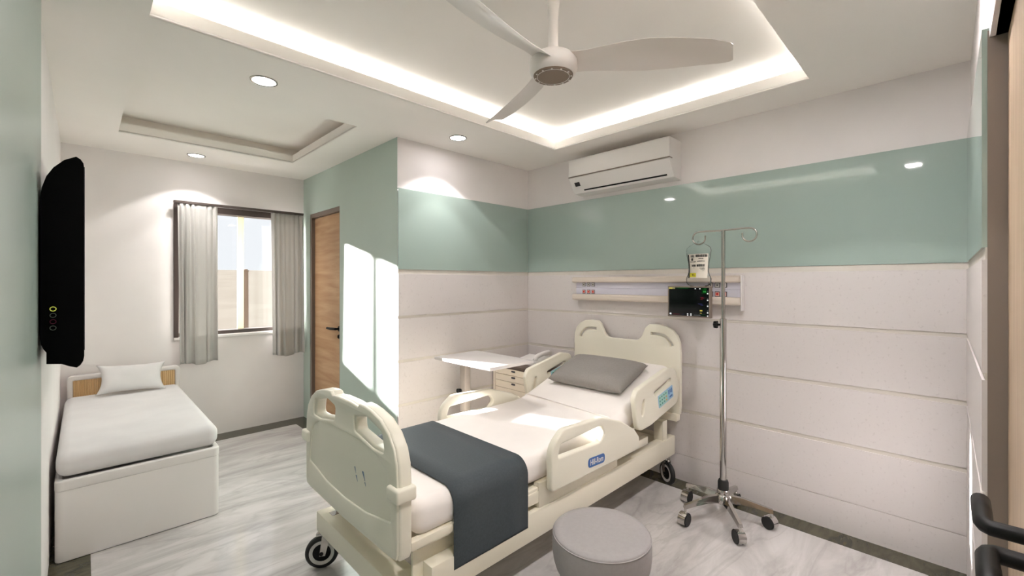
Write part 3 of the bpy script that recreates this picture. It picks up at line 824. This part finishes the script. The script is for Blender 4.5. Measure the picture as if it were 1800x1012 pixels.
# side rails: foot section
rail = arc_pts([(1.655, .432, .03), (1.652, .655, .12), (1.755, .728, .06), (2.09, .712, .10), (2.30, .645, .10), (2.452, .562, .10), (2.512, .50, .04), (2.512, .424, .012)], 8)
rslot = arc_pts([(1.705, .592, .01), (1.726, .655, .02), (2.085, .668, .035), (2.125, .62, .03), (2.075, .578, .035)], 6)
hrail = arc_pts([(2.452, .745, .06), (2.485, .798, .05), (2.90, .880, .06), (3.02, .862, .06), (3.092, .71, .10), (3.05, .610, .06), (2.66, .535, .12), (2.50, .528, .07)], 8)
def rot_slot(cx, cz, L, Wd, ang):
    out = []
    for s_ in (1, -1):
        for k in range(9):
            a_ = R(-90 + 180 * k / 8) if s_ == 1 else R(90 + 180 * k / 8)
            x_ = s_ * (L - Wd) / 2 + Wd / 2 * math.cos(a_); z_ = Wd / 2 * math.sin(a_)
            out.append((cx + x_ * math.cos(ang) - z_ * math.sin(ang), cz + x_ * math.sin(ang) + z_ * math.cos(ang)))
    return out
hslot = rot_slot(2.832, .762, .25, .032, R(14))
for side in (-1, 1):
    near = side < 0
    yo = YC + side * .470
    m = MB(); m.plate(rail, [rslot], .040, .010, XZ(yo), res=3); o_r = m.build('side_rail', 'cream', bed)
    yf = yo + side * .0205
    if near:
        bx0, bx1 = 1.958, 2.116
        m = MB()
        m.plate(arc_pts([(bx0, .466, .022), (bx0, .518, .022), (bx1, .509, .022), (bx1, .457, .022)]), [], .003, .001, XZ(yf - .001), mi=0)
        tm = Matrix.Translation((2.037, yf - .003, .487)) @ Matrix.Rotation(R(90), 4, 'X') @ Matrix.Rotation(R(-3), 4, 'Z') @ Matrix.Scale(.80, 4, (1, 0, 0))
        m.text('Hill-Rom', .044, .0006, tm, mi=1)
        bd = m.build('badge', ['blue', 'white'], o_r, smooth=False); bd['label'] = 'blue oval badge with white lettering'
    m = MB(); m.plate(hrail, [hslot, ovalh], .036, .009, XZ(yo), res=3); o_h = m.build('head_rail', 'cream', bed)
    # recessed grip oval and keypad
    fy = yo + side * .0185 if near else yo - .0185
    d_ = -1 if (near) else -1
    m = MB(); m.plate([(2.567 + (x_ - 2.567) * 1.5, .672 + (z_ - .672) * 1.15) for x_, z_ in ovalh], [], .006, .001, XZ(yo + (.006 if d_ < 0 else -.006))); go = m.build('grip_recess', 'creamframe', o_h)
    m = MB()
    an = R(12); ct = Vector((2.868, .690 if near else .722))
    def kp(u0, u1, v0, v1, mi, th):
        pl = [(ct.x + u * math.cos(an) - v * math.sin(an), ct.y + u * math.sin(an) + v * math.cos(an)) for u, v in ((u0, v0), (u1, v0), (u1, v1), (u0, v1))]
        m.plate(arc_pts([(a_, b_, .006) for a_, b_ in pl], 3), [], th, .0003, XZ(fy - th / 2 * 0), mi=mi, res=0)
    kp(-.108, .108, -.043, .043, 0, .0030); kp(-.104, .030, -.039, .039, 1, .0036); kp(.034, .104, -.039, .039, 2, .0036)
    for i in range(4):
        for j in range(3):
            kp(-.093 + .030 * i, -.078 + .030 * i, -.03 + .024 * j, -.019 + .024 * j, 5 if (i == 3 and j < 2) else 3, .0044)
    for i in range(3): kp(.040 + .021 * i, .054 + .021 * i, -.004 + (.006 if i == 1 else 0), .030, 4, .0044)
    kp(.050, .094, -.031, -.018, 4, .0044)
    k_ = m.build('keypad', ['lblue', 'teal', 'lblue', 'tealdark', 'blue', 'orange'], o_h, smooth=False); k_['label'] = 'teal and blue control keypad'
    # deck frame on this side
    ys = YC + side * .425
    m = MB()
    m.box((.90, ys, .440), (1.50, ys - side * .035, .474), .003); m.box((1.16, ys, .374), (1.63, ys - side * .035, .432), .003); m.box((.94, ys - side * .055, .20), (1.63, ys - side * .07, .448), .003); m.box((1.63, ys + side * .004, .345), (2.35, ys - side * .035, .470), .003)
    m.box((2.35, ys + side * .002, .380), (2.735, ys - side * .035, .432), .003); m.box((.93, ys - side * .03, .43), (2.36, ys - side * .05, .450))
    m.build('deck_side', 'creamframe', bed)
    m = MB(); m.box((.986, ys + side * .010, .208), (3.125, ys - side * .055, .345), .004); m.build('base_beam', 'creamframe', bed)
    m = MB(); m.box((2.955, ys - side * .0, .34), (3.02, ys - side * .07, .48), .003); m.build('head_post', 'creamframe', bed)
m = MB(); m.box((.865, YC - .437, .190), (.985, YC + .437, .290), .005); ob = m.build('foot_crossbeam', 'creamframe', bed)
m = MB(); m.box((.905, YC + .33, .2895), (.945, YC + .375, .2912)); m.build('beam_slot', 'doorframe', ob, smooth=False)
m = MB(); m.box((3.02, YC - .40, .22), (3.12, YC + .40, .34), .005); m.build('head_crossbeam', 'creamframe', bed)
m = MB(); m.box((1.12, YC - .30, .24), (2.60, YC + .30, .39), .01); m.box((1.05, YC - .36, .30), (1.14, YC + .36, .44), .005); m.build('lift_housing', 'creamframe', bed)
m = MB(); m.box((.93, YC - .42, .432), (2.38, YC + .42, .448), .003)
m.hexa([(2.36, YC - .41, .432), (3.06, YC - .41, .672), (3.06, YC + .41, .672), (2.36, YC + .41, .432)], [(2.36, YC - .41, .448), (3.055, YC - .41, .688), (3.055, YC + .41, .688), (2.36, YC + .41, .448)])
m.build('deck', 'creamframe', bed, smooth=False)
# casters
def bed_caster(cx, cy, ang):
    c_ = Vector((cx, cy, 0)); e = Vector((math.cos(ang), math.sin(ang), 0)); n_ = Vector((-e.y, e.x, 0))
    w_ = c_ + e * .022 + Vector((0, 0, .082))
    m = MB()
    m.cyl(c_ + Vector((0, 0, .175)), c_ + Vector((0, 0, .215)), .017)
    for s_ in (1, -1):
        m.hexa([w_ + n_ * s_ * .020 - e * .018 + Vector((0, 0, -.012)), w_ + n_ * s_ * .020 + e * .010 + Vector((0, 0, -.012)), w_ + n_ * s_ * .026 + e * .010 + Vector((0, 0, -.012)), w_ + n_ * s_ * .026 - e * .018 + Vector((0, 0, -.012))],
               [c_ + n_ * s_ * .020 - e * .024 + Vector((0, 0, .180)), c_ + n_ * s_ * .020 + e * .018 + Vector((0, 0, .180)), c_ + n_ * s_ * .026 + e * .018 + Vector((0, 0, .180)), c_ + n_ * s_ * .026 - e * .024 + Vector((0, 0, .180))])
    m.box((-.026, -.026, .172), (.022, .026, .186), .003, mat=Matrix.Translation(c_) @ Matrix.Rotation(ang, 4, 'Z'))
    m.box((-.05, -.012, .165), (-.02, .012, .180), .003, mat=Matrix.Translation(c_) @ Matrix.Rotation(ang + PI, 4, 'Z'))
    fk = m.build('caster_fork', 'chrome', bed)
    mw = Matrix.Translation(w_) @ n_.to_track_quat('Z', 'Y').to_matrix().to_4x4()
    m = MB()
    m.lathe([(.060, -.016), (.074, -.016), (.081, -.009), (.082, 0), (.081, .009), (.074, .016), (.060, .016)], 40, 0, mw)
    m.lathe([(.044, -.014), (.061, -.0165), (.061, .0165), (.044, .014)], 40, 1, mw)
    m.lathe([(0, -.014), (.034, -.014), (.045, -.011), (.045, .011), (.034, .014), (0, .014)], 40, 2, mw)
    m.cyl(w_ - n_ * .028, w_ + n_ * .028, .010, seg=16, mi=2)
    m.build('caster_wheel', ['rubber', 'greyrim', 'black'], fk)
bed_caster(.905, 2.295, R(150)); bed_caster(.905, 1.485, R(140)); bed_caster(3.068, 1.50, R(-120)); bed_caster(3.068, 2.29, R(-120))

# mattress: rounded section swept along a bent path
def soft_slab(path, w2, th, rad, yc=YC, ns=6, ne=6, crown=0.0):
    t = bmesh.new(); rings = []
    def ring(x, z, a, ins):
        hw = w2 - ins; hh_ = th / 2 - ins; r_ = max(.0015, rad - ins)
        nx, nz = -math.sin(a), math.cos(a)
        cx, cz = x - nx * th / 2, z - nz * th / 2
        out = []
        for qx, qy, a0 in ((1, 1, 0), (-1, 1, 90), (-1, -1, 180), (1, -1, 270)):
            for k in range(ns + 1):
                q = R(a0 + 90 * k / ns)
                u = qx * (hw - r_) + r_ * math.cos(q); v = qy * (hh_ - r_) + r_ * math.sin(q)
                out.append(t.verts.new((cx + nx * v, yc + u, cz + nz * v)))
        return out
    x, z, a = path[0]; dx, dz = math.cos(a), math.sin(a)
    for k in range(ne):
        ph = PI / 2 * k / ne                       # 0 at the cap
        ins = rad * (1 - math.sin(ph)); s = rad * (1 - math.cos(ph))
        rings.append(ring(x + s * dx, z + s * dz, a, ins))
    for (x, z, a) in path:
        rings.append(ring(x + (rad * math.cos(a) if (x, z, a) == path[0] else 0), z, a, 0) if (x, z, a) == path[0] else ring(x, z, a, 0))
    x, z, a = path[-1]; dx, dz = math.cos(a), math.sin(a)
    for k in range(ne - 1, -1, -1):
        ph = PI / 2 * k / ne
        ins = rad * (1 - math.sin(ph)); s = rad * (math.cos(ph))
        rings.append(ring(x + s * dx, z + s * dz, a, ins))
    for A_, B_ in zip(rings, rings[1:]):
        n = len(A_)
        for k in range(n):
            t.faces.new((A_[k], A_[(k + 1) % n], B_[(k + 1) % n], B_[k]))
    t.faces.new(rings[0][::-1]); t.faces.new(rings[-1])
    bmesh.ops.recalc_face_normals(t, faces=t.faces[:])
    m = MB(); m.merge(t); return m
INC = math.atan(.345)
path = [(.925, .613, 0)]
for x_ in (1.2, 1.6, 2.0, 2.26): path.append((x_, .613, 0))
for k in range(1, 9):
    a_ = INC * k / 8
    px_, pz_, pa_ = path[-1]; L = .022
    path.append((px_ + L * math.cos(a_), pz_ + L * math.sin(a_), a_))
px_, pz_, pa_ = path[-1]
Lr = (3.045 - px_) / math.cos(INC)
for k in (1, 2, 3): path.append((px_ + Lr * k / 3 * math.cos(INC), pz_ + Lr * k / 3 * math.sin(INC), INC))
mt = soft_slab(path, .420, .150, .055).build('bed_mattress', 'sheet', ang=60)
tag(mt, 'white sheeted mattress on the hospital bed, bent up at the head end', 'mattress')
m = MB()
m.tube([(2.345, YC - .405, .606), (2.358, YC - .36, .6285), (2.375, YC, .6335), (2.392, YC + .36, .6395), (2.40, YC + .405, .621)], .005, 8)
m.build('seam_cord', 'sheet', mt)

# blanket over the foot half
bx0, bx1 = 1.095, 1.54
def bl_pt(s, off):
    # path in (y, z) over the mattress: near hem -> top -> far hem
    w2 = .4285 + off; zt = .6165 + off; rr = .072 + off
    z0 = .268 if off > 0.003 else .262
    seg = [zt - rr - z0, rr * PI / 2, 2 * (w2 - rr), rr * PI / 2, zt - rr - .30]
    L = s * sum(seg)
    if L <= seg[0]: return (-w2, z0 + L)
    L -= seg[0]
    if L <= seg[1]:
        a_ = L / rr; return (-w2 + rr - rr * math.cos(a_), zt - rr + rr * math.sin(a_))
    L -= seg[1]
    if L <= seg[2]: return (-w2 + rr + L, zt)
    L -= seg[2]
    if L <= seg[3]:
        a_ = L / rr; return (w2 - rr + rr * math.sin(a_), zt - rr + rr * math.cos(a_))
    L -= seg[3]
    return (w2, zt - rr - L)
def layer(x0, x1, off, s0, s1):
    def fn(u, v):
        y_, z_ = bl_pt(s0 + (s1 - s0) * v, off); return Vector((x0 + (x1 - x0) * u, YC + y_, z_))
    return fn
m = MB(); m.grid(layer(bx0, bx1, .006, .012, 1.0), 4, 120)
m.grid(layer(bx0 + .006, bx1 - .008, .002, 0, .985), 4, 120)
bk = m.build('bed_runner', 'blanket', ang=60)
sd = bk.modifiers.new('s', 'SOLIDIFY'); sd.thickness = .0035; sd.offset = 0
tag(bk, 'dark blue grey blanket folded across the foot of the bed', 'blanket')

# pillows
def pillow(name, mat, mtx, w, h, t, label, pinch=.06, pw=.5, cat='pillow', sag=0):
    n = 36
    def surf(sgn):
        def fn(u, v):
            a, b_ = -1 + 2 * u, -1 + 2 * v
            k = 1 - pinch * (1 - abs(a) ** 2.2) * abs(b_) ** 3 if True else 1
            l = 1 - pinch * (1 - abs(b_) ** 2.2) * abs(a) ** 3
            x = a * w / 2 * l; y = b_ * h / 2 * k
            e = max(0, (1 - abs(a) ** 2.6)) ** pw * max(0, (1 - abs(b_) ** 2.6)) ** pw
            z = sgn * t / 2 * e * (1 if sgn > 0 else .8) + .004 * math.sin(5 * a + 2 * b_) * e
            return Vector((x, y, z))
        return fn
    m = MB(); m.grid(surf(1), n, n); m.grid(surf(-1), n, n)
    bmesh.ops.remove_doubles(m.bm, verts=m.bm.verts[:], dist=1e-5)
    bmesh.ops.recalc_face_normals(m.bm, faces=m.bm.faces[:])
    m.bm.transform(mtx)
    return tag(m.build(name, mat, ang=180), label, cat)
pm = Matrix.Translation((2.752, 1.888, .802)) @ Matrix.Rotation(R(1.5), 4, 'Z') @ Matrix.Rotation(-INC, 4, 'Y')
pillow('bed_pillow', 'taupe', pm, .405, .635, .142, 'grey taupe pillow lying on the raised hospital bed mattress', .035, .36)

# ------------------------------------------------------------------ overbed table, cabinet, telephone
ot = thing('overbed_table', (2.078, 2.62, 0), 'white overbed table with one column standing left of the bed', 'table')
m = MB(); m.box((1.868, 2.100, .903), (2.282, 2.726, .925), .003, 2); m.build('tabletop', 'tabletop', ot)
m = MB(); m.box((2.050, 2.590, .06), (2.106, 2.652, .905), .004); o_ = m.build('column', 'column', ot)
m = MB(); m.cyl((2.052, 2.640, .655), (2.022, 2.640, .655), .013, .018, 16); m.build('height_knob', 'black', o_)
m = MB(); m.box((2.01, 2.54, .865), (2.146, 2.70, .904), .004); m.build('bracket', 'tabletop', ot)
m = MB(); m.box((1.945, 2.41, .045), (1.995, 2.87, .075), .006); m.box((2.16, 2.41, .045), (2.21, 2.87, .075), .006); m.box((1.995, 2.58, .045), (2.16, 2.66, .075), .004); o_ = m.build('base', 'tabletop', ot)
for x_ in (1.97, 2.185):
    for y_ in (2.435, 2.845):
        m = MB(); m.cyl((x_ - .01, y_, .0225), (x_ + .01, y_, .0225), .0225, seg=20); m.build('caster', 'rubber', o_)

cb = thing('bedside_cabinet', (2.94, 2.72, 0), 'cream bedside cabinet with a dark top in the room corner', 'cabinet')
CX = 2.70
m = MB(); m.box((CX + .018, 2.46, .03), (3.178, 2.478, .705)); m.box((CX - .004, 2.962, .03), (3.178, 2.985, .735)); m.box((CX + .018, 2.478, .03), (3.178, 2.962, .05)); m.box((3.16, 2.478, .05), (3.178, 2.962, .705)); m.build('carcass', 'cabinet', cb, smooth=False)
m = MB(); m.box((CX + .004, 2.455, .705), (3.178, 2.962, .735), .003); m.build('cabinet_top', 'browntop', cb)
for z0, z1 in ((.652, .703), (.594, .649), (.532, .591)):
    m = MB(); m.box((CX, 2.462, z0), (CX + .018, 2.960, z1), .002, 1); dr = m.build('drawer', 'cabinet', cb)
    zc_ = z1 - .012
    m = MB(); m.box((CX - .010, 2.705, zc_ - .008), (CX + .002, 2.745, zc_ + .006), .002, 1); m.build('drawer_handle', 'charc', dr)
m = MB(); m.box((CX, 2.462, .055), (CX + .018, 2.960, .529), .002, 1); m.build('cabinet_door', 'cabinet', cb)

ph = thing('telephone', (2.95, 2.66, .735), 'white desk telephone on the bedside cabinet', 'telephone')
m = MB()
m.hexa([(2.85, 2.56, .735), (3.05, 2.56, .735), (3.05, 2.86, .735), (2.85, 2.86, .735)], [(2.855, 2.565, .762), (3.045, 2.565, .795), (3.045, 2.855, .795), (2.855, 2.855, .762)]); m.build('phone_base', 'offwhite', ph, smooth=False)
m = MB(); m.hexa([(2.852, 2.80, .760), (2.90, 2.80, .769), (2.90, 2.853, .769), (2.852, 2.853, .760)], [(2.852, 2.80, .766), (2.90, 2.80, .775), (2.90, 2.853, .775), (2.852, 2.853, .766)]); m.build('phone_display', 'black', ph, smooth=False)
m = MB(); m.tube(spline([(2.850, 2.605, .790), (2.868, 2.605, .815), (2.95, 2.605, .832), (3.03, 2.605, .838), (3.052, 2.605, .818)], 5), .021, 12); m.build('handset', 'white', ph)

# ------------------------------------------------------------------ stool
sp = (1.533, 1.030, 0)
st = thing('round_stool', sp, 'round grey padded stool in front of the hospital bed', 'stool')
sm = Matrix.Translation(sp)
m = MB(); m.lathe([(0, .252), (.10, .254), (.140, .262), (.170, .280), (.188, .305), (.197, .335), (.2015, .37), (.2015, .405), (.2003, .428), (.198, .4365)], 64, mat=sm); ss = m.build('seat_side', 'stool', st, ang=60)
m = MB(); m.lathe([(.198, .436), (.1965, .442), (.192, .4475), (.17, .4500), (0, .4515)], 64, mat=sm); m.build('seat_top', 'stool', st, ang=60)
m = MB(); m.torus((sp[0], sp[1], .4385), (0, 0, 1), .1985, .0026, 72, 8); m.build('piping', 'stool', ss)
for k in range(4):
    a = R(135 + 90 * k); e = Vector((math.cos(a), math.sin(a), 0)); s0 = Vector(sp)
    m = MB(); m.tube(spline([s0 + e * .08 + Vector((0, 0, .262)), s0 + e * .14 + Vector((0, 0, .256)), s0 + e * .185 + Vector((0, 0, .238)), s0 + e * .205 + Vector((0, 0, .19)), s0 + e * .208 + Vector((0, 0, .10)), s0 + e * .212 + Vector((0, 0, .006))], 6), .0095, 12); m.build('leg', 'darkchrome', st)

# ------------------------------------------------------------------ sofa bed
sb = thing('sofa_bed', (.26, 4.1, 0), 'white single sofa bed with oak headboard under the window', 'bed')
SX0, SX1, SY0, SY1 = -.106, .622, 3.292, 4.975
m = MB(); m.plate(arc_pts([(SX0, SY0, .035), (SX1, SY0, .035), (SX1, SY1, 0.0), (SX0, SY1, .0)], 6), [], .385, .004, XY(.1955)); bs = m.build('base', 'sofawhite', sb)
m = MB(); m.plate(arc_pts([(SX0 - .001, SY0 - .002, .035), (SX1 + .002, SY0 - .002, .035), (SX1 + .002, SY1, .0), (SX0 - .001, SY1, .0)], 6), [arc_pts([(SX0 + .03, SY0 + .032, .02), (SX0 + .03, SY1 - .04, 0), (SX1 - .03, SY1 - .04, 0), (SX1 - .03, SY0 + .032, .02)], 6)], .06, .010, XY(.402), res=3); m.build('top_edge', 'sofawhite', bs)
hy0 = 4.93
ho = arc_pts([(SX0 + .015, .385, 0), (SX0 + .015, .728, .04), (SX1 + .008, .728, .04), (SX1 + .008, .385, 0)], 8)
hi = arc_pts([(SX0 + .050, .40, 0), (SX0 + .050, .688, .012), (SX1 - .028, .688, .012), (SX1 - .028, .40, 0)], 5)
m = MB(); m.plate(ho, [hi], .055, .012, XZ(hy0 + .035), res=3); m.build('headboard_frame', 'white', sb)
m = MB(); m.box((SX0 + .05, hy0 + .025, .40), (SX1 - .028, hy0 + .05, .688))
for k in range(46):
    xx = SX0 + .055 + k * (SX1 - SX0 - .09) / 45.5
    m.cyl((xx, hy0 + .026, .40), (xx, hy0 + .026, .686), .006, seg=8)
m.build('headboard_panel', 'bedwood', sb)
sp_path = [(SY0 + .004, .572, 0)] + [(y_, .572, 0) for y_ in (3.6, 4.0, 4.4, 4.86)]
m = soft_slab([(a_, b_, c_) for a_, b_, c_ in sp_path], (SX1 - SX0) / 2 - .003, .135, .052, yc=0, ns=7)
# swept along x about y=0 -> turn so that it runs along y
m.bm.transform(Matrix(((0, 1, 0, (SX0 + SX1) / 2), (1, 0, 0, 0), (0, 0, 1, 0), (0, 0, 0, 1))))
bmesh.ops.subdivide_edges(m.bm, edges=[e for e in m.bm.edges if e.calc_length() > .2], cuts=10, use_grid_fill=True)
for v in m.bm.verts:
    if v.co.z > .55: v.co.z += .004 * math.sin(v.co.y * 26) * math.sin((v.co.x + .1) * 4.2)
bmesh.ops.recalc_face_normals(m.bm, faces=m.bm.faces[:])
tag(m.build('sofa_mattress', 'linen', ang=60), 'thick white mattress lying on the sofa bed', 'mattress')
pm = Matrix.Translation((.292, 4.79, .688)) @ Matrix.Rotation(R(2), 4, 'Y') @ Matrix.Rotation(R(62), 4, 'X')
pillow('sofa_pillow', 'linen', pm, .44, .25, .13, 'white pillow leaning on the sofa bed headboard', .16, .6)

# ------------------------------------------------------------------ television
tv = thing('television', (-.05, 2.99, 1.15), 'black wall mounted television seen edge on at far left', 'television')
tp = [(-.112, 1.27), (-.112, 1.79), (-.108, 1.825), (-.096, 1.87), (-.078, 1.905), (-.050, 1.938), (-.018, 1.957), (-.006, 1.949), (.002, 1.935), (.004, 1.915), (.004, 1.195), (.001, 1.175), (-.006, 1.161), (-.016, 1.152), (-.035, 1.159), (-.057, 1.171), (-.096, 1.1755), (-.096, 1.218), (-.104, 1.232), (-.110, 1.250)]
m = MB(); m.plate(tp, [], 1.28, .003, XZ(2.35 + .64)); m.build('casing', 'tv', tv)
m = MB(); m.box((.003, 2.375, 1.215), (.0055, 3.605, 1.925)); m.build('screen', 'screen', tv, smooth=False)
m = MB(); m.box((XL + .004, 2.6, 1.45), (-.108, 3.4, 1.65)); m.build('wall_bracket', 'black', tv, smooth=False)
for k, (mt_, nm) in enumerate((('icony', 'green'), ('icong', 'grey'), ('iconr', 'red'), ('icong', 'grey'))):
    m = MB(); m.torus((-.0788, 2.3492, 1.3785 - .0235 * k), (0, 1, 0), .0078, .0013 if k == 0 else .001, 24, 6); m.build('port_ring', mt_, tv)

# ------------------------------------------------------------------ light, sky, camera
wl = bpy.data.worlds.new('sky'); scene.world = wl; wl.use_nodes = True
bg = wl.node_tree.nodes['Background']
bg.inputs['Color'].default_value = (0.945, 0.96, 1.0, 1); bg.inputs['Strength'].default_value = 0.515
su = bpy.data.lights.new('sun', 'SUN'); su.energy = 46.0; su.angle = R(1.9); su.color = (1.0, .945, .915)
so = bpy.data.objects.new('sun', su); COL.objects.link(so)
so.location = (-1, 9, 4)
so.rotation_euler = Vector((.335, -1, -.268)).to_track_quat('-Z', 'Y').to_euler()

cam = bpy.data.cameras.new('camera'); co = bpy.data.objects.new('camera', cam); COL.objects.link(co)
co.location = (0, 0, 1.478); co.rotation_euler = (R(90), 0, .7934 - PI / 2)
cam.sensor_width = 36; cam.sensor_fit = 'HORIZONTAL'; cam.lens = 766.6 / 1800 * 36; cam.shift_y = -(506 - 495.8) / 1800
cam.clip_start = .01
scene.camera = co
vs = scene.view_settings
scene.display_settings.display_device = 'sRGB'
vs.view_transform = 'Standard'; vs.look = 'None'; vs.gamma = 1; vs.use_curve_mapping = False
vs.exposure = 0.98
scene.cycles.max_bounces = 20
scene.cycles.diffuse_bounces = 12
scene.cycles.transparent_max_bounces = 16
